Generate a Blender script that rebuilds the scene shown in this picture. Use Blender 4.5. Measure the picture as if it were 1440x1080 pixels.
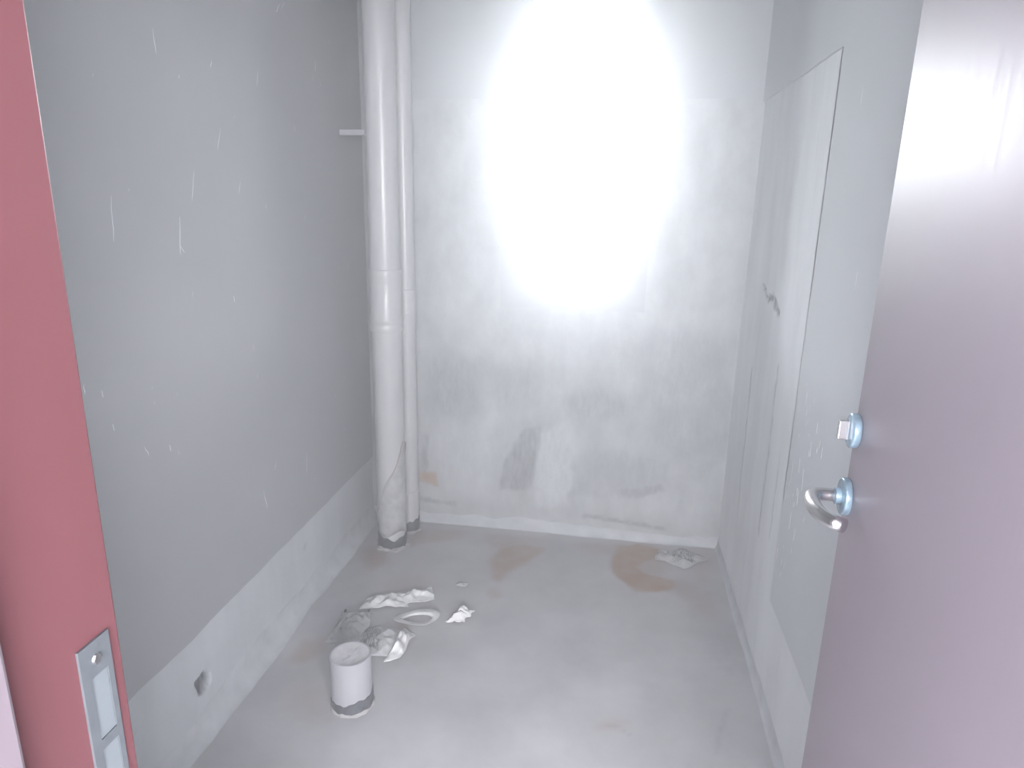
import bpy, bmesh, math, random
import numpy as np
from mathutils import Vector, Matrix

for o in list(bpy.data.objects):
    bpy.data.objects.remove(o, do_unlink=True)
SC = bpy.context.scene
COL = SC.collection
rnd = random.Random(7)

# ------------------------------------------------------------------ camera
cam_d = bpy.data.cameras.new('camera')
cam_d.sensor_width = 36.0
cam_d.lens = 950.0 / 1440.0 * 36.0
cam_d.clip_start = 0.02
cam = bpy.data.objects.new('camera', cam_d)
COL.objects.link(cam)
yaw, pitch, roll = math.radians(-8.384), math.radians(14.916), math.radians(-1.194)
fwd = Vector((math.sin(yaw) * math.cos(pitch), math.cos(yaw) * math.cos(pitch), -math.sin(pitch)))
r0 = Vector((math.cos(yaw), -math.sin(yaw), 0))
d0 = fwd.cross(r0)
rt = math.cos(roll) * r0 + math.sin(roll) * d0
dn = -math.sin(roll) * r0 + math.cos(roll) * d0
M = Matrix((rt, -dn, -fwd)).transposed().to_4x4()
M.translation = Vector((0, 0, 1.40))
cam.matrix_world = M
SC.camera = cam

# ------------------------------------------------------------------ sky and exposure
SKY = 80.0
world = bpy.data.worlds.new('sky')
SC.world = world
world.use_nodes = True
bgn = world.node_tree.nodes['Background']
bgn.inputs['Color'].default_value = (0.945, 0.95, 1.0, 1)      # flat overcast sky
bgn.inputs['Strength'].default_value = SKY
world.cycles.sampling_method = 'MANUAL'
world.cycles.sample_map_resolution = 64
SC.view_settings.view_transform = 'Standard'
SC.view_settings.look = 'None'
SC.view_settings.gamma = 1.0
SC.view_settings.use_curve_mapping = False
SC.view_settings.exposure = 0.0
SC.cycles.max_bounces = 8
SC.cycles.diffuse_bounces = 5
SC.cycles.volume_bounces = 1
SC.cycles.transparent_max_bounces = 16
SC.cycles.sample_clamp_indirect = 6.0
SC.cycles.caustics_reflective = False
SC.cycles.caustics_refractive = False


def portal(name, loc, rot, sx, sy):
    d = bpy.data.lights.new(name, 'AREA')
    d.shape = 'RECTANGLE'
    d.size, d.size_y = sx, sy
    d.cycles.is_portal = True
    o = bpy.data.objects.new(name, d)
    o.location, o.rotation_euler = loc, rot
    COL.objects.link(o)


# room numbers (metres; camera stands over the origin)
XL, XR, YF, YB, ZC = -1.03, 0.50, 0.38, 2.72, 2.60
WX0, WX1, WZ0, WZ1 = -0.361, 0.022, 1.11, 2.26     # window opening in the back wall
portal('sky_portal_window', ((WX0 + WX1) / 2, YB + 0.30, (WZ0 + WZ1) / 2), (math.radians(-90), 0, 0), WX1 - WX0, WZ1 - WZ0)
GX0, GX1, GZ0, GZ1, GY = -0.85, 1.95, 1.10, 2.05, -1.70   # opening of the corridor's outer wall, behind the camera
portal('sky_portal_corridor', ((GX0 + GX1) / 2, GY - 0.13, (GZ0 + GZ1) / 2), (math.radians(90), 0, 0), GX1 - GX0, GZ1 - GZ0)


# ------------------------------------------------------------------ materials
def nt(name):
    m = bpy.data.materials.new(name)
    m.use_nodes = True
    t = m.node_tree
    return m, t, t.nodes['Principled BSDF']


def link(t, a, b):
    t.links.new(a, b)


def mixc(t, fac, a, b, blend='MIX'):
    n = t.nodes.new('ShaderNodeMix')
    n.data_type = 'RGBA'
    n.blend_type = blend
    for s, v in ((n.inputs[0], fac), (n.inputs[6], a), (n.inputs[7], b)):
        if hasattr(v, 'links') or hasattr(v, 'is_linked'):
            link(t, v, s)
        elif isinstance(v, (int, float)):
            s.default_value = v
        else:
            s.default_value = (*v, 1)
    return n.outputs[2]


def noise(t, scale, detail=4, rough=0.55, vec=None, stretch=None):
    tc = t.nodes.new('ShaderNodeTexCoord')
    src = tc.outputs['Object']
    if stretch:
        mp = t.nodes.new('ShaderNodeMapping')
        mp.inputs['Scale'].default_value = stretch
        link(t, src, mp.inputs['Vector'])
        src = mp.outputs['Vector']
    n = t.nodes.new('ShaderNodeTexNoise')
    n.inputs['Scale'].default_value = scale
    n.inputs['Detail'].default_value = detail
    n.inputs['Roughness'].default_value = rough
    link(t, src, n.inputs['Vector'])
    return n.outputs['Fac']


def ramp(t, src, lo, hi, a=0.0, b=1.0):
    n = t.nodes.new('ShaderNodeMapRange')
    n.inputs['From Min'].default_value = lo
    n.inputs['From Max'].default_value = hi
    n.inputs['To Min'].default_value = a
    n.inputs['To Max'].default_value = b
    link(t, src, n.inputs['Value'])
    return n.outputs['Result']


def math2(t, op, a, b):
    n = t.nodes.new('ShaderNodeMath')
    n.operation = op
    n.use_clamp = True
    for s, v in ((n.inputs[0], a), (n.inputs[1], b)):
        if isinstance(v, (int, float)):
            s.default_value = v
        else:
            link(t, v, s)
    return n.outputs[0]


def bump(t, p, src, strength, dist=0.002):
    b = t.nodes.new('ShaderNodeBump')
    b.inputs['Strength'].default_value = strength
    b.inputs['Distance'].default_value = dist
    link(t, src, b.inputs['Height'])
    link(t, b.outputs['Normal'], p.inputs['Normal'])


def plain(name, col, rough=0.5, metal=0.0, var=0.06, scale=9.0, bumps=0.0, bscale=60, stretch=None):
    m, t, p = nt(name)
    n = noise(t, scale, stretch=stretch)
    a = tuple(c * (1 - var) for c in col)
    b = tuple(min(1, c * (1 + var)) for c in col)
    link(t, mixc(t, ramp(t, n, 0.3, 0.7), a, b), p.inputs['Base Color'])
    p.inputs['Roughness'].default_value = rough
    p.inputs['Metallic'].default_value = metal
    p.inputs['Specular IOR Level'].default_value = 0.2 if rough > 0.65 else 0.5
    if bumps:
        bump(t, p, noise(t, bscale), bumps)
    return m


def marked(name, col, rough, brown, dark, light, var=0.08, scale=5.0, bumps=0.3, stretch=None, fine=0.0):
    """a surface whose stains, painted shade and painted reflection come from the 'marks' attribute (R brown, G dark smear, B pale smear)"""
    m, t, p = nt(name)
    n = noise(t, scale, 6, 0.6, stretch=stretch)
    c = mixc(t, ramp(t, n, 0.3, 0.7), tuple(k * (1 - var) for k in col), tuple(min(1, k * (1 + var)) for k in col))
    at = t.nodes.new('ShaderNodeAttribute')
    at.attribute_name = 'marks'
    sp = t.nodes.new('ShaderNodeSeparateColor')
    link(t, at.outputs['Color'], sp.inputs['Color'])
    streak = ramp(t, noise(t, 38, 5, 0.7, stretch=(1.0, 1.0, 0.35)), 0.34, 0.62, 0.25, 1.0)
    c = mixc(t, math2(t, 'MULTIPLY', sp.outputs['Blue'], streak), c, light)
    c = mixc(t, math2(t, 'MULTIPLY', sp.outputs['Green'], streak), c, dark)
    blot = ramp(t, noise(t, 14, 5, 0.6), 0.25, 0.6, 0.55, 1.0)
    c = mixc(t, math2(t, 'MULTIPLY', sp.outputs['Red'], blot), c, brown)
    if fine:
        c = mixc(t, ramp(t, noise(t, 120, 3, 0.7), 0.62, 0.75, 0, fine), c, dark)
    link(t, c, p.inputs['Base Color'])
    p.inputs['Roughness'].default_value = rough
    bump(t, p, noise(t, 45, 5, 0.6), bumps, 0.003)
    return m


MT = {}
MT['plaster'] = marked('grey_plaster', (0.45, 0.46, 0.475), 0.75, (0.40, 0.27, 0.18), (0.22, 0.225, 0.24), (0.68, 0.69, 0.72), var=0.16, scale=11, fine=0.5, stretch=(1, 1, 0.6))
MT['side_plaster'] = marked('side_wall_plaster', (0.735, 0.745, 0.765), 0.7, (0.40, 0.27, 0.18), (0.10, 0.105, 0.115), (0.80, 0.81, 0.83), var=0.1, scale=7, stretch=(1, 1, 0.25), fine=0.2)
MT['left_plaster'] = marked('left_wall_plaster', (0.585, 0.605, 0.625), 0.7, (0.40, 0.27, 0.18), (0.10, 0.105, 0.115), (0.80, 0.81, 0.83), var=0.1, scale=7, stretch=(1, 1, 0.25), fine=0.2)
MT['floor'] = marked('smooth_cement_floor', (0.48, 0.475, 0.49), 0.42, (0.35, 0.235, 0.155), (0.26, 0.26, 0.28), (0.60, 0.62, 0.65), var=0.15, scale=4.5, bumps=0.12, fine=0.2)
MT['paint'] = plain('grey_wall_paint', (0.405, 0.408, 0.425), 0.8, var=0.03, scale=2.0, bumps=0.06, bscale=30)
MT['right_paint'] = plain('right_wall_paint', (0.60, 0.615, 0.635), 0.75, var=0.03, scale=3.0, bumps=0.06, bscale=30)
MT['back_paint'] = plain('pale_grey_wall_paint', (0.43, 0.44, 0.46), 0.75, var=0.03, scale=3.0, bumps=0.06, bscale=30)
MT['fillet'] = plain('pale_mortar', (0.55, 0.56, 0.585), 0.75, var=0.12, scale=16, bumps=0.5, bscale=50)
MT['surround'] = plain('window_surround_plaster', (0.43, 0.435, 0.46), 0.7, var=0.05, scale=8, bumps=0.2)
MT['fleck'] = plain('white_plaster_fleck', (0.80, 0.81, 0.84), 0.6)
MT['ceil'] = plain('ceiling_plaster', (0.60, 0.61, 0.63), 0.8)
MT['earth'] = plain('dark_ground', (0.075, 0.08, 0.075), 0.9, var=0.2, scale=0.3)
MT['slab'] = plain('white_slab_soffit', (0.82, 0.82, 0.82), 0.8)
MT['conc'] = plain('corridor_plaster', (0.60, 0.60, 0.61), 0.8)
MT['pvc'] = plain('white_pvc', (0.53, 0.52, 0.54), 0.3, var=0.035, scale=6, stretch=(1, 1, 0.3))
MT['pvc_new'] = plain('clean_white_pvc', (0.40, 0.40, 0.425), 0.3, var=0.015)
MT['tar'] = plain('black_sealing_coat', (0.085, 0.09, 0.10), 0.6, var=0.5, scale=70, bumps=0.5)
MT['mortar'] = plain('rough_mortar', (0.40, 0.39, 0.39), 0.85, var=0.12, scale=60, bumps=0.8)
MT['red'] = plain('red_frame_paint', (0.108, 0.042, 0.048), 0.38, var=0.04, scale=5, stretch=(1, 1, 0.2))
MT['stop'] = plain('pale_pink_stop', (0.15, 0.125, 0.142), 0.4, var=0.04)  # paler and more lavender than the red jamb
MT['steel'] = plain('satin_steel', (0.78, 0.76, 0.77), 0.22, 1.0, var=0.03, scale=40)
MT['plate'] = plain('zinc_plate', (0.105, 0.115, 0.125), 0.5, 0.3, var=0.05, scale=60)
MT['box'] = plain('strike_box_plastic', (0.13, 0.145, 0.158), 0.5)
MT['bluefilm'] = plain('blue_film_on_chrome', (0.27, 0.37, 0.45), 0.24, 0.5, var=0.35, scale=55)
MT['upvc'] = plain('white_window_profile', (0.72, 0.73, 0.78), 0.4, var=0.02)
MT['paper'] = plain('white_tissue', (0.88, 0.87, 0.88), 0.8, var=0.04, scale=50, bumps=0.3)
MT['black'] = plain('black_print', (0.03, 0.03, 0.035), 0.6)


def door_metal():
    m, t, p = nt('brushed_door_skin')
    n = noise(t, 30, 4, 0.6, stretch=(6.0, 6.0, 0.12))
    link(t, mixc(t, ramp(t, n, 0.3, 0.7), (0.245, 0.21, 0.24), (0.265, 0.228, 0.26)), p.inputs['Base Color'])
    link(t, ramp(t, n, 0.3, 0.7, 0.37, 0.43), p.inputs['Roughness'])
    p.inputs['Metallic'].default_value = 0.03
    p.inputs['Specular IOR Level'].default_value = 0.5
    bump(t, p, n, 0.015, 0.0005)
    return m


MT['door'] = door_metal()


def film(name, white, clear, print_box=None):
    """thin plastic film: mix of see-through and milky white; print_box prints grey lettering-like marks"""
    m, t, p = nt(name)
    out = t.nodes['Material Output']
    tr = t.nodes.new('ShaderNodeBsdfTransparent')
    tr.inputs['Color'].default_value = (0.97, 0.97, 0.98, 1)
    mx = t.nodes.new('ShaderNodeMixShader')
    n = noise(t, 40, 3)
    col = mixc(t, ramp(t, n, 0.3, 0.7), (white * .93,) * 3, (white, white, white * 1.02))
    fac = ramp(t, noise(t, 25, 3), 0.35, 0.65, 1 - clear - 0.12, 1 - clear + 0.12)
    if print_box:
        tc = t.nodes.new('ShaderNodeTexCoord')
        sp = t.nodes.new('ShaderNodeSeparateXYZ')
        link(t, tc.outputs['Generated'], sp.inputs[0])
        x0, x1, y0, y1 = print_box
        inside = math2(t, 'MULTIPLY', math2(t, 'MULTIPLY', math2(t, 'GREATER_THAN', sp.outputs[0], x0), math2(t, 'LESS_THAN', sp.outputs[0], x1)),
                       math2(t, 'MULTIPLY', math2(t, 'GREATER_THAN', sp.outputs[1], y0), math2(t, 'LESS_THAN', sp.outputs[1], y1)))
        w = t.nodes.new('ShaderNodeTexWave')
        w.inputs['Scale'].default_value = 4.5
        w.inputs['Distortion'].default_value = 14.0
        w.inputs['Detail'].default_value = 3.0
        link(t, tc.outputs['Generated'], w.inputs['Vector'])
        ink = math2(t, 'MULTIPLY', inside, ramp(t, w.outputs['Fac'], 0.5, 0.7))
        col = mixc(t, math2(t, 'MULTIPLY', ink, 0.9), col, (0.10, 0.095, 0.11))
        fac = math2(t, 'ADD', fac, math2(t, 'MULTIPLY', ink, 0.35))
    link(t, col, p.inputs['Base Color'])
    p.inputs['Roughness'].default_value = 0.22
    link(t, fac, mx.inputs['Fac'])
    link(t, tr.outputs[0], mx.inputs[1])
    link(t, p.outputs[0], mx.inputs[2])
    link(t, mx.outputs[0], out.inputs['Surface'])
    return m


MT['whitefilm'] = film('milky_plastic_film', 0.86, 0.12)
MT['clearfilm'] = film('clear_plastic_film', 0.80, 0.58)
MT['printfilm'] = film('printed_clear_film', 0.80, 0.45, (0.15, 0.6, 0.25, 0.8))
MT['printfilm2'] = film('printed_pale_film', 0.62, 0.25, (0.3, 0.72, 0.25, 0.8))
MT['wrapfilm'] = film('wrap_film', 0.66, 0.35)
MT['filmedge'] = plain('dusty_film_edge', (0.27, 0.23, 0.21), 0.7, var=0.3, scale=60)


def glass():
    m, t, p = nt('window_glass')
    out = t.nodes['Material Output']
    tr = t.nodes.new('ShaderNodeBsdfTransparent')
    tr.inputs['Color'].default_value = (0.93, 0.95, 0.95, 1)
    gl = t.nodes.new('ShaderNodeBsdfGlossy')
    gl.inputs['Roughness'].default_value = 0.02
    fr = t.nodes.new('ShaderNodeFresnel')
    fr.inputs['IOR'].default_value = 1.45
    mx = t.nodes.new('ShaderNodeMixShader')
    link(t, fr.outputs[0], mx.inputs['Fac'])
    link(t, tr.outputs[0], mx.inputs[1])
    link(t, gl.outputs[0], mx.inputs[2])
    link(t, mx.outputs[0], out.inputs['Surface'])
    return m


MT['glass'] = glass()


# ------------------------------------------------------------------ mesh helpers
def mesh_obj(name, verts, faces, mat, parent=None, smooth=False):
    me = bpy.data.meshes.new(name)
    me.from_pydata([tuple(map(float, v)) for v in verts], [], faces)
    me.validate()
    bm = bmesh.new()
    bm.from_mesh(me)
    bmesh.ops.recalc_face_normals(bm, faces=bm.faces)
    bm.to_mesh(me)
    bm.free()
    me.materials.append(MT[mat])
    if smooth:
        for pl in me.polygons:
            pl.use_smooth = True
    o = bpy.data.objects.new(name, me)
    COL.objects.link(o)
    if parent is not None:
        o.parent = parent
    return o


def from_bm(name, bm, mat, parent=None, smooth=False):
    me = bpy.data.meshes.new(name)
    bmesh.ops.recalc_face_normals(bm, faces=bm.faces)
    bm.to_mesh(me)
    bm.free()
    me.materials.append(MT[mat])
    if smooth:
        for pl in me.polygons:
            pl.use_smooth = True
    o = bpy.data.objects.new(name, me)
    COL.objects.link(o)
    if parent is not None:
        o.parent = parent
    return o


def add_box(bm, lo, hi, bev=0.0):
    r = bmesh.ops.create_cube(bm, size=1.0)
    vs = r['verts']
    for v in vs:
        v.co = Vector([lo[i] + (v.co[i] + 0.5) * (hi[i] - lo[i]) for i in range(3)])
    if bev:
        es = list({e for v in vs for e in v.link_edges})
        bmesh.ops.bevel(bm, geom=es, offset=bev, segments=2, affect='EDGES', profile=0.5)


def box(name, lo, hi, mat, parent=None, bev=0.0):
    bm = bmesh.new()
    add_box(bm, lo, hi, bev)
    return from_bm(name, bm, mat, parent)


def lathe(name, prof, mat, parent=None, seg=48, center=(0, 0, 0), wob=None, smooth=True, closed=True):
    """prof: list of (r, z); wob(i_profile, angle) -> (dr, dz)"""
    vs, fs = [], []
    for k, (r, z) in enumerate(prof):
        for s in range(seg):
            a = 2 * math.pi * s / seg
            dr, dz = wob(k, a) if wob else (0, 0)
            vs.append((center[0] + (r + dr) * math.cos(a), center[1] + (r + dr) * math.sin(a), center[2] + z + dz))
    n = len(prof)
    for k in range(n if closed else n - 1):
        k2 = (k + 1) % n
        for s in range(seg):
            s2 = (s + 1) % seg
            fs.append((k * seg + s, k * seg + s2, k2 * seg + s2, k2 * seg + s))
    o = mesh_obj(name, vs, fs, mat, parent)
    if smooth:
        for pl in o.data.polygons:
            pl.use_smooth = True
        o.data.set_sharp_from_angle(angle=math.radians(40))
    return o


def tube(name, pts, rads, mat, parent=None, seg=16, squash=1.0):
    """a swept round bar through pts with caps"""
    pts = [Vector(p) for p in pts]
    vs, fs = [], []
    up = Vector((0, 0, 1))
    for i, p in enumerate(pts):
        d = (pts[min(i + 1, len(pts) - 1)] - pts[max(i - 1, 0)]).normalized()
        a = d.cross(up)
        if a.length < 1e-3:
            a = d.cross(Vector((0, 1, 0)))
        a.normalize()
        b = a.cross(d).normalized()
        r = rads[i] if isinstance(rads, (list, tuple)) else rads
        for s in range(seg):
            t = 2 * math.pi * s / seg
            vs.append(p + a * (r * math.cos(t) * squash) + b * (r * math.sin(t)))
    for i in range(len(pts) - 1):
        for s in range(seg):
            s2 = (s + 1) % seg
            fs.append((i * seg + s, i * seg + s2, (i + 1) * seg + s2, (i + 1) * seg + s))
    fs.append(tuple(range(seg)))
    fs.append(tuple((len(pts) - 1) * seg + s for s in range(seg)))
    o = mesh_obj(name, vs, fs, mat, parent)
    for pl in o.data.polygons:
        pl.use_smooth = len(pl.vertices) == 4
    return o


def empty(name, loc):
    o = bpy.data.objects.new(name, None)
    o.location = loc
    o.empty_display_size = 0.05
    COL.objects.link(o)
    return o


def tag(o, label, cat, group=None):
    o['label'], o['category'] = label, cat
    if group:
        o['group'] = group
    return o


def struct(o, label=None):
    o['kind'] = 'structure'
    if label:
        o['label'] = label
    return o


# numpy value noise
_rs = np.random.RandomState(3)
_tab = _rs.rand(256, 256)


def vnoise(x, y):
    xi, yi = np.floor(x).astype(int), np.floor(y).astype(int)
    fx, fy = x - xi, y - yi
    fx, fy = fx * fx * (3 - 2 * fx), fy * fy * (3 - 2 * fy)
    t = lambda a, b: _tab[a % 256, b % 256]
    return ((t(xi, yi) * (1 - fx) + t(xi + 1, yi) * fx) * (1 - fy) + (t(xi, yi + 1) * (1 - fx) + t(xi + 1, yi + 1) * fx) * fy) * 2 - 1


def fbm(x, y, o=4):
    x, y = np.asarray(x, float), np.asarray(y, float)
    s, a = 0, 1.0
    for k in range(o):
        s = s + a * vnoise(x * 2 ** k + 17.3 * k, y * 2 ** k + 5.1 * k)
        a *= 0.5
    return s / 1.8


def poly_mask(px, py, poly, soft):
    """1 inside the polygon, falling to 0 across a soft edge"""
    poly = np.array(poly)
    d2 = np.full(px.shape, 1e9)
    inside = np.zeros(px.shape, bool)
    for (x0, y0), (x1, y1) in zip(poly, np.roll(poly, -1, 0)):
        ex, ey = x1 - x0, y1 - y0
        t = np.clip(((px - x0) * ex + (py - y0) * ey) / (ex * ex + ey * ey + 1e-12), 0, 1)
        d2 = np.minimum(d2, (px - x0 - t * ex) ** 2 + (py - y0 - t * ey) ** 2)
        cr = ((y0 > py) != (y1 > py)) & (px < (x1 - x0) * (py - y0) / (y1 - y0 + 1e-12) + x0)
        inside ^= cr
    sd = np.where(inside, np.sqrt(d2), -np.sqrt(d2))
    u = np.clip(sd / (2 * soft) + 0.5, 0, 1)
    return u * u * (3 - 2 * u)


def surface(name, to3d, us, vs, mat, thick, polys, jitter=0.012, relief=0.0012, keep=None, dents=None, parent=None):
    """a wall or floor: a fine grid with gentle unevenness, solid behind, stains and painted shade or reflection in the 'marks' attribute"""
    U, V = np.meshgrid(us, vs)
    u, v = U.ravel(), V.ravel()
    h = relief * fbm(u * 4 + 3, v * 4 + 1, 4)
    edge = (u < us[0] + 1e-6) | (u > us[-1] - 1e-6) | (v < vs[0] + 1e-6) | (v > vs[-1] - 1e-6)
    h[edge] = 0
    ju = u + jitter * fbm(u * 22, v * 22, 3)
    jv = v + jitter * fbm(u * 22 + 50, v * 22 + 90, 3)
    marks = np.zeros((len(u), 4))
    marks[:, 3] = 1
    for ch, amt, soft, poly in polys:
        marks[:, ch] = np.maximum(marks[:, ch], amt * poly_mask(ju, jv, poly, soft))
    for poly, depth in (dents or []):
        k = poly_mask(ju, jv, poly, 0.003)
        h = h - depth * k
        marks[:, 1] = np.maximum(marks[:, 1], 1.0 * k)
    pts = to3d(u, v, h)
    nu, nv = len(us), len(vs)
    faces = []
    for j in range(nv - 1):
        for i in range(nu - 1):
            if keep is None or keep((us[i] + us[i + 1]) / 2, (vs[j] + vs[j + 1]) / 2):
                faces.append((j * nu + i, j * nu + i + 1, (j + 1) * nu + i + 1, (j + 1) * nu + i))
    me = bpy.data.meshes.new(name)
    me.from_pydata(pts.tolist(), [], faces)
    at = me.attributes.new('marks', 'FLOAT_COLOR', 'POINT')
    at.data.foreach_set('color', marks.ravel())
    me.materials.append(MT[mat])
    bm = bmesh.new()
    bm.from_mesh(me)
    loose = [x for x in bm.verts if not x.link_faces]
    bmesh.ops.delete(bm, geom=loose, context='VERTS')
    bm.to_mesh(me)
    bm.free()
    for pl in me.polygons:
        pl.use_smooth = True
    o = bpy.data.objects.new(name, me)
    COL.objects.link(o)
    if thick:
        s = o.modifiers.new('thickness', 'SOLIDIFY')
        s.thickness = abs(thick)
        s.offset = -1.0 if thick > 0 else 1.0
        s.use_even_offset = False
    if parent is not None:
        o.parent = parent
    return o


def lin(a, b, step, extra=()):
    g = [a + (b - a) * k / max(1, round((b - a) / step)) for k in range(max(1, round((b - a) / step)) + 1)]
    for e in extra:
        k = min(range(len(g)), key=lambda q: abs(g[q] - e))
        g[k] = e
    return g


# ------------------------------------------------------------------ the room
FL = {
    'A': [(0.078, 2.647), (0.049, 2.509), (0.062, 2.411), (0.106, 2.357), (0.15, 2.305), (0.229, 2.315), (0.298, 2.352), (0.296, 2.403), (0.249, 2.425), (0.181, 2.445), (0.155, 2.484), (0.184, 2.535), (0.244, 2.575), (0.263, 2.657), (0.175, 2.685)],
    'A2': [(0.159, 2.663), (0.14, 2.481), (0.249, 2.425), (0.3, 2.556), (0.294, 2.676)],
    'A3': [(0.26, 2.375), (0.331, 2.425), (0.428, 2.342), (0.432, 2.182), (0.372, 2.193), (0.317, 2.273)],
    'A4': [(0.368, 2.677), (0.476, 2.723), (0.463, 2.531), (0.395, 2.401), (0.38, 2.515)],
    'B': [(-0.429, 2.419), (-0.406, 2.542), (-0.321, 2.59), (-0.22, 2.578), (-0.238, 2.525), (-0.297, 2.415), (-0.353, 2.35), (-0.375, 2.277), (-0.407, 2.302)],
    'B2': [(-0.403, 2.221), (-0.369, 2.243), (-0.343, 2.184), (-0.373, 2.146), (-0.399, 2.174)],
    'C1': [(-0.787, 2.632), (-0.584, 2.658), (-0.585, 2.591), (-0.744, 2.503), (-0.799, 2.48), (-0.812, 2.554)],
    'C2': [(-0.501, 2.64), (-0.223, 2.673), (-0.23, 2.588), (-0.448, 2.522)],
    'C3': [(-0.127, 2.633), (0.251, 2.706), (0.231, 2.614), (-0.033, 2.552)],
    'D': [(-0.949, 2.349), (-0.95, 2.451), (-0.876, 2.416), (-0.836, 2.342), (-0.883, 2.266)],
    'E': [(-0.672, 1.959), (-0.638, 1.986), (-0.613, 1.929), (-0.622, 1.88), (-0.654, 1.901)],
    'F': [(-0.942, 1.701), (-0.947, 1.809), (-0.874, 1.841), (-0.84, 1.773), (-0.885, 1.704)],
    'F2': [(-0.786, 2.116), (-0.798, 2.229), (-0.669, 2.274), (-0.606, 2.199), (-0.636, 2.111)],
    'F3': [(-0.852, 1.498), (-0.866, 1.615), (-0.778, 1.631), (-0.733, 1.491)],
    'G': [(0.016, 1.583), (0.044, 1.629), (0.114, 1.627), (0.084, 1.582)],
    'W': [(-0.405, 1.698), (-0.313, 1.924), (-0.187, 2.069), (-0.092, 2.13), (0.013, 1.983), (0.041, 1.777), (-0.141, 1.653), (-0.258, 1.603)],  # pale patch: the window's reflection painted into the floor colour
    'Dk': [(0.365, 2.128), (0.487, 2.15), (0.48, 1.905), (0.407, 1.842), (0.354, 1.934)],
    'Dk2': [(0.378, 1.716), (0.394, 1.719), (0.349, 1.552), (0.334, 1.549)],
}
fpolys = [(0, 1.0, 0.010, FL['A']), (0, 0.42, 0.03, FL['A2']), (0, 0.35, 0.04, FL['A3']), (0, 0.35, 0.04, FL['A4']),
          (0, 0.8, 0.018, FL['B']), (0, 0.4, 0.015, FL['B2']), (0, 0.5, 0.025, FL['C1']), (0, 0.35, 0.03, FL['C2']), (0, 0.35, 0.035, FL['C3']),
          (0, 0.6, 0.03, FL['D']), (0, 0.55, 0.012, FL['E']), (0, 0.45, 0.025, FL['F']), (0, 0.28, 0.04, FL['F2']), (0, 0.22, 0.05, FL['F3']),
          (0, 0.3, 0.02, FL['G']), (1, 0.55, 0.004, [(0.03, 1.602), (0.07, 1.606), (0.115, 1.578), (0.112, 1.572), (0.068, 1.598), (0.03, 1.596)]), (1, 0.3, 0.05, FL['Dk']), (1, 0.5, 0.008, FL['Dk2']), (2, 0.18, 0.12, FL['W'])]
floor = struct(surface('floor', lambda u, v, h: np.stack([u, v, h], 1), lin(XL - 0.02, XR + 0.02, 0.012), lin(0.2, YB + 0.02, 0.012),
                       'floor', 0.12, fpolys, relief=0.003), 'smooth grey cement floor with brown water stains')

BW = {
    'd1': [(-0.448, 0.178), (-0.425, 0.314), (-0.351, 0.466), (-0.269, 0.504), (-0.286, 0.358), (-0.297, 0.198)],
    'd2': [(-0.77, 0.771), (-0.646, 0.793), (-0.524, 0.753), (-0.538, 0.597), (-0.615, 0.512), (-0.757, 0.518)],
    'd3': [(-0.493, 0.724), (-0.284, 0.781), (-0.293, 0.581), (-0.46, 0.554)],
    'd4': [(-0.174, 0.62), (-0.074, 0.687), (0.089, 0.636), (0.08, 0.544), (-0.141, 0.528)],
    'd5': [(0.114, 0.905), (0.278, 0.942), (0.474, 0.894), (0.479, 0.417), (0.324, 0.389), (0.207, 0.396), (0.147, 0.64)],
    'd6': [(-0.134, 0.369), (0.03, 0.408), (0.268, 0.369), (0.261, 0.272), (0.012, 0.185), (-0.132, 0.182)],
    'd7': [(-0.79, 0.418), (-0.762, 0.42), (-0.77, 0.236), (-0.796, 0.234)],
    'l1': [(-0.291, 0.192), (-0.274, 0.455), (-0.155, 0.527), (-0.125, 0.37), (-0.139, 0.138), (-0.279, 0.108)],
    'l2': [(-0.774, 0.452), (-0.49, 0.52), (-0.457, 0.344), (-0.486, 0.141), (-0.778, 0.115)],
    'l3': [(0.042, 0.188), (0.423, 0.254), (0.467, 0.094), (0.077, 0.107)],
    'b1': [(-0.803, 0.243), (-0.738, 0.242), (-0.719, 0.175), (-0.761, 0.185), (-0.804, 0.189)],
    'k1': [(-0.811, 0.119), (-0.647, 0.106), (-0.647, 0.088), (-0.812, 0.098)],
    'k2': [(0.055, 0.222), (0.247, 0.264), (0.263, 0.24), (0.162, 0.198), (0.072, 0.19)],
    'k3': [(-0.082, 0.103), (0.078, 0.097), (0.276, 0.069), (0.278, 0.053), (0.064, 0.079), (-0.081, 0.082)],
    'k4': [(0.41, 0.396), (0.461, 0.4), (0.464, 0.369), (0.406, 0.284), (0.376, 0.298)],
}
bpolys = [(1, 0.85, 0.010, BW['d1']), (1, 0.6, 0.05, BW['d2']), (1, 0.45, 0.05, BW['d3']), (1, 0.6, 0.04, BW['d4']), (1, 0.4, 0.05, BW['d5']),
          (1, 0.35, 0.012, BW['d6']), (1, 0.75, 0.010, BW['d7']), (2, 0.55, 0.02, BW['l1']), (2, 0.3, 0.05, BW['l2']), (2, 0.25, 0.03, BW['l3']),
          (0, 1.0, 0.007, BW['b1']), (1, 0.9, 0.005, BW['k1']), (1, 0.8, 0.010, BW['k2']), (1, 0.9, 0.005, BW['k3']), (1, 0.3, 0.02, BW['k4'])]
in_win = lambda a, b: WX0 < a < WX1 and WZ0 < b < WZ1
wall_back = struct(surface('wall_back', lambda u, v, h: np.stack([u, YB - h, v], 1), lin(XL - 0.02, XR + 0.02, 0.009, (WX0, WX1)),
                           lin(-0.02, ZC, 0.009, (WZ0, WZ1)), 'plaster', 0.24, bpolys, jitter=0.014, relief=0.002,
                           keep=lambda a, b: not in_win(a, b)), 'smeared pale grey plaster wall around the window')
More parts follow.
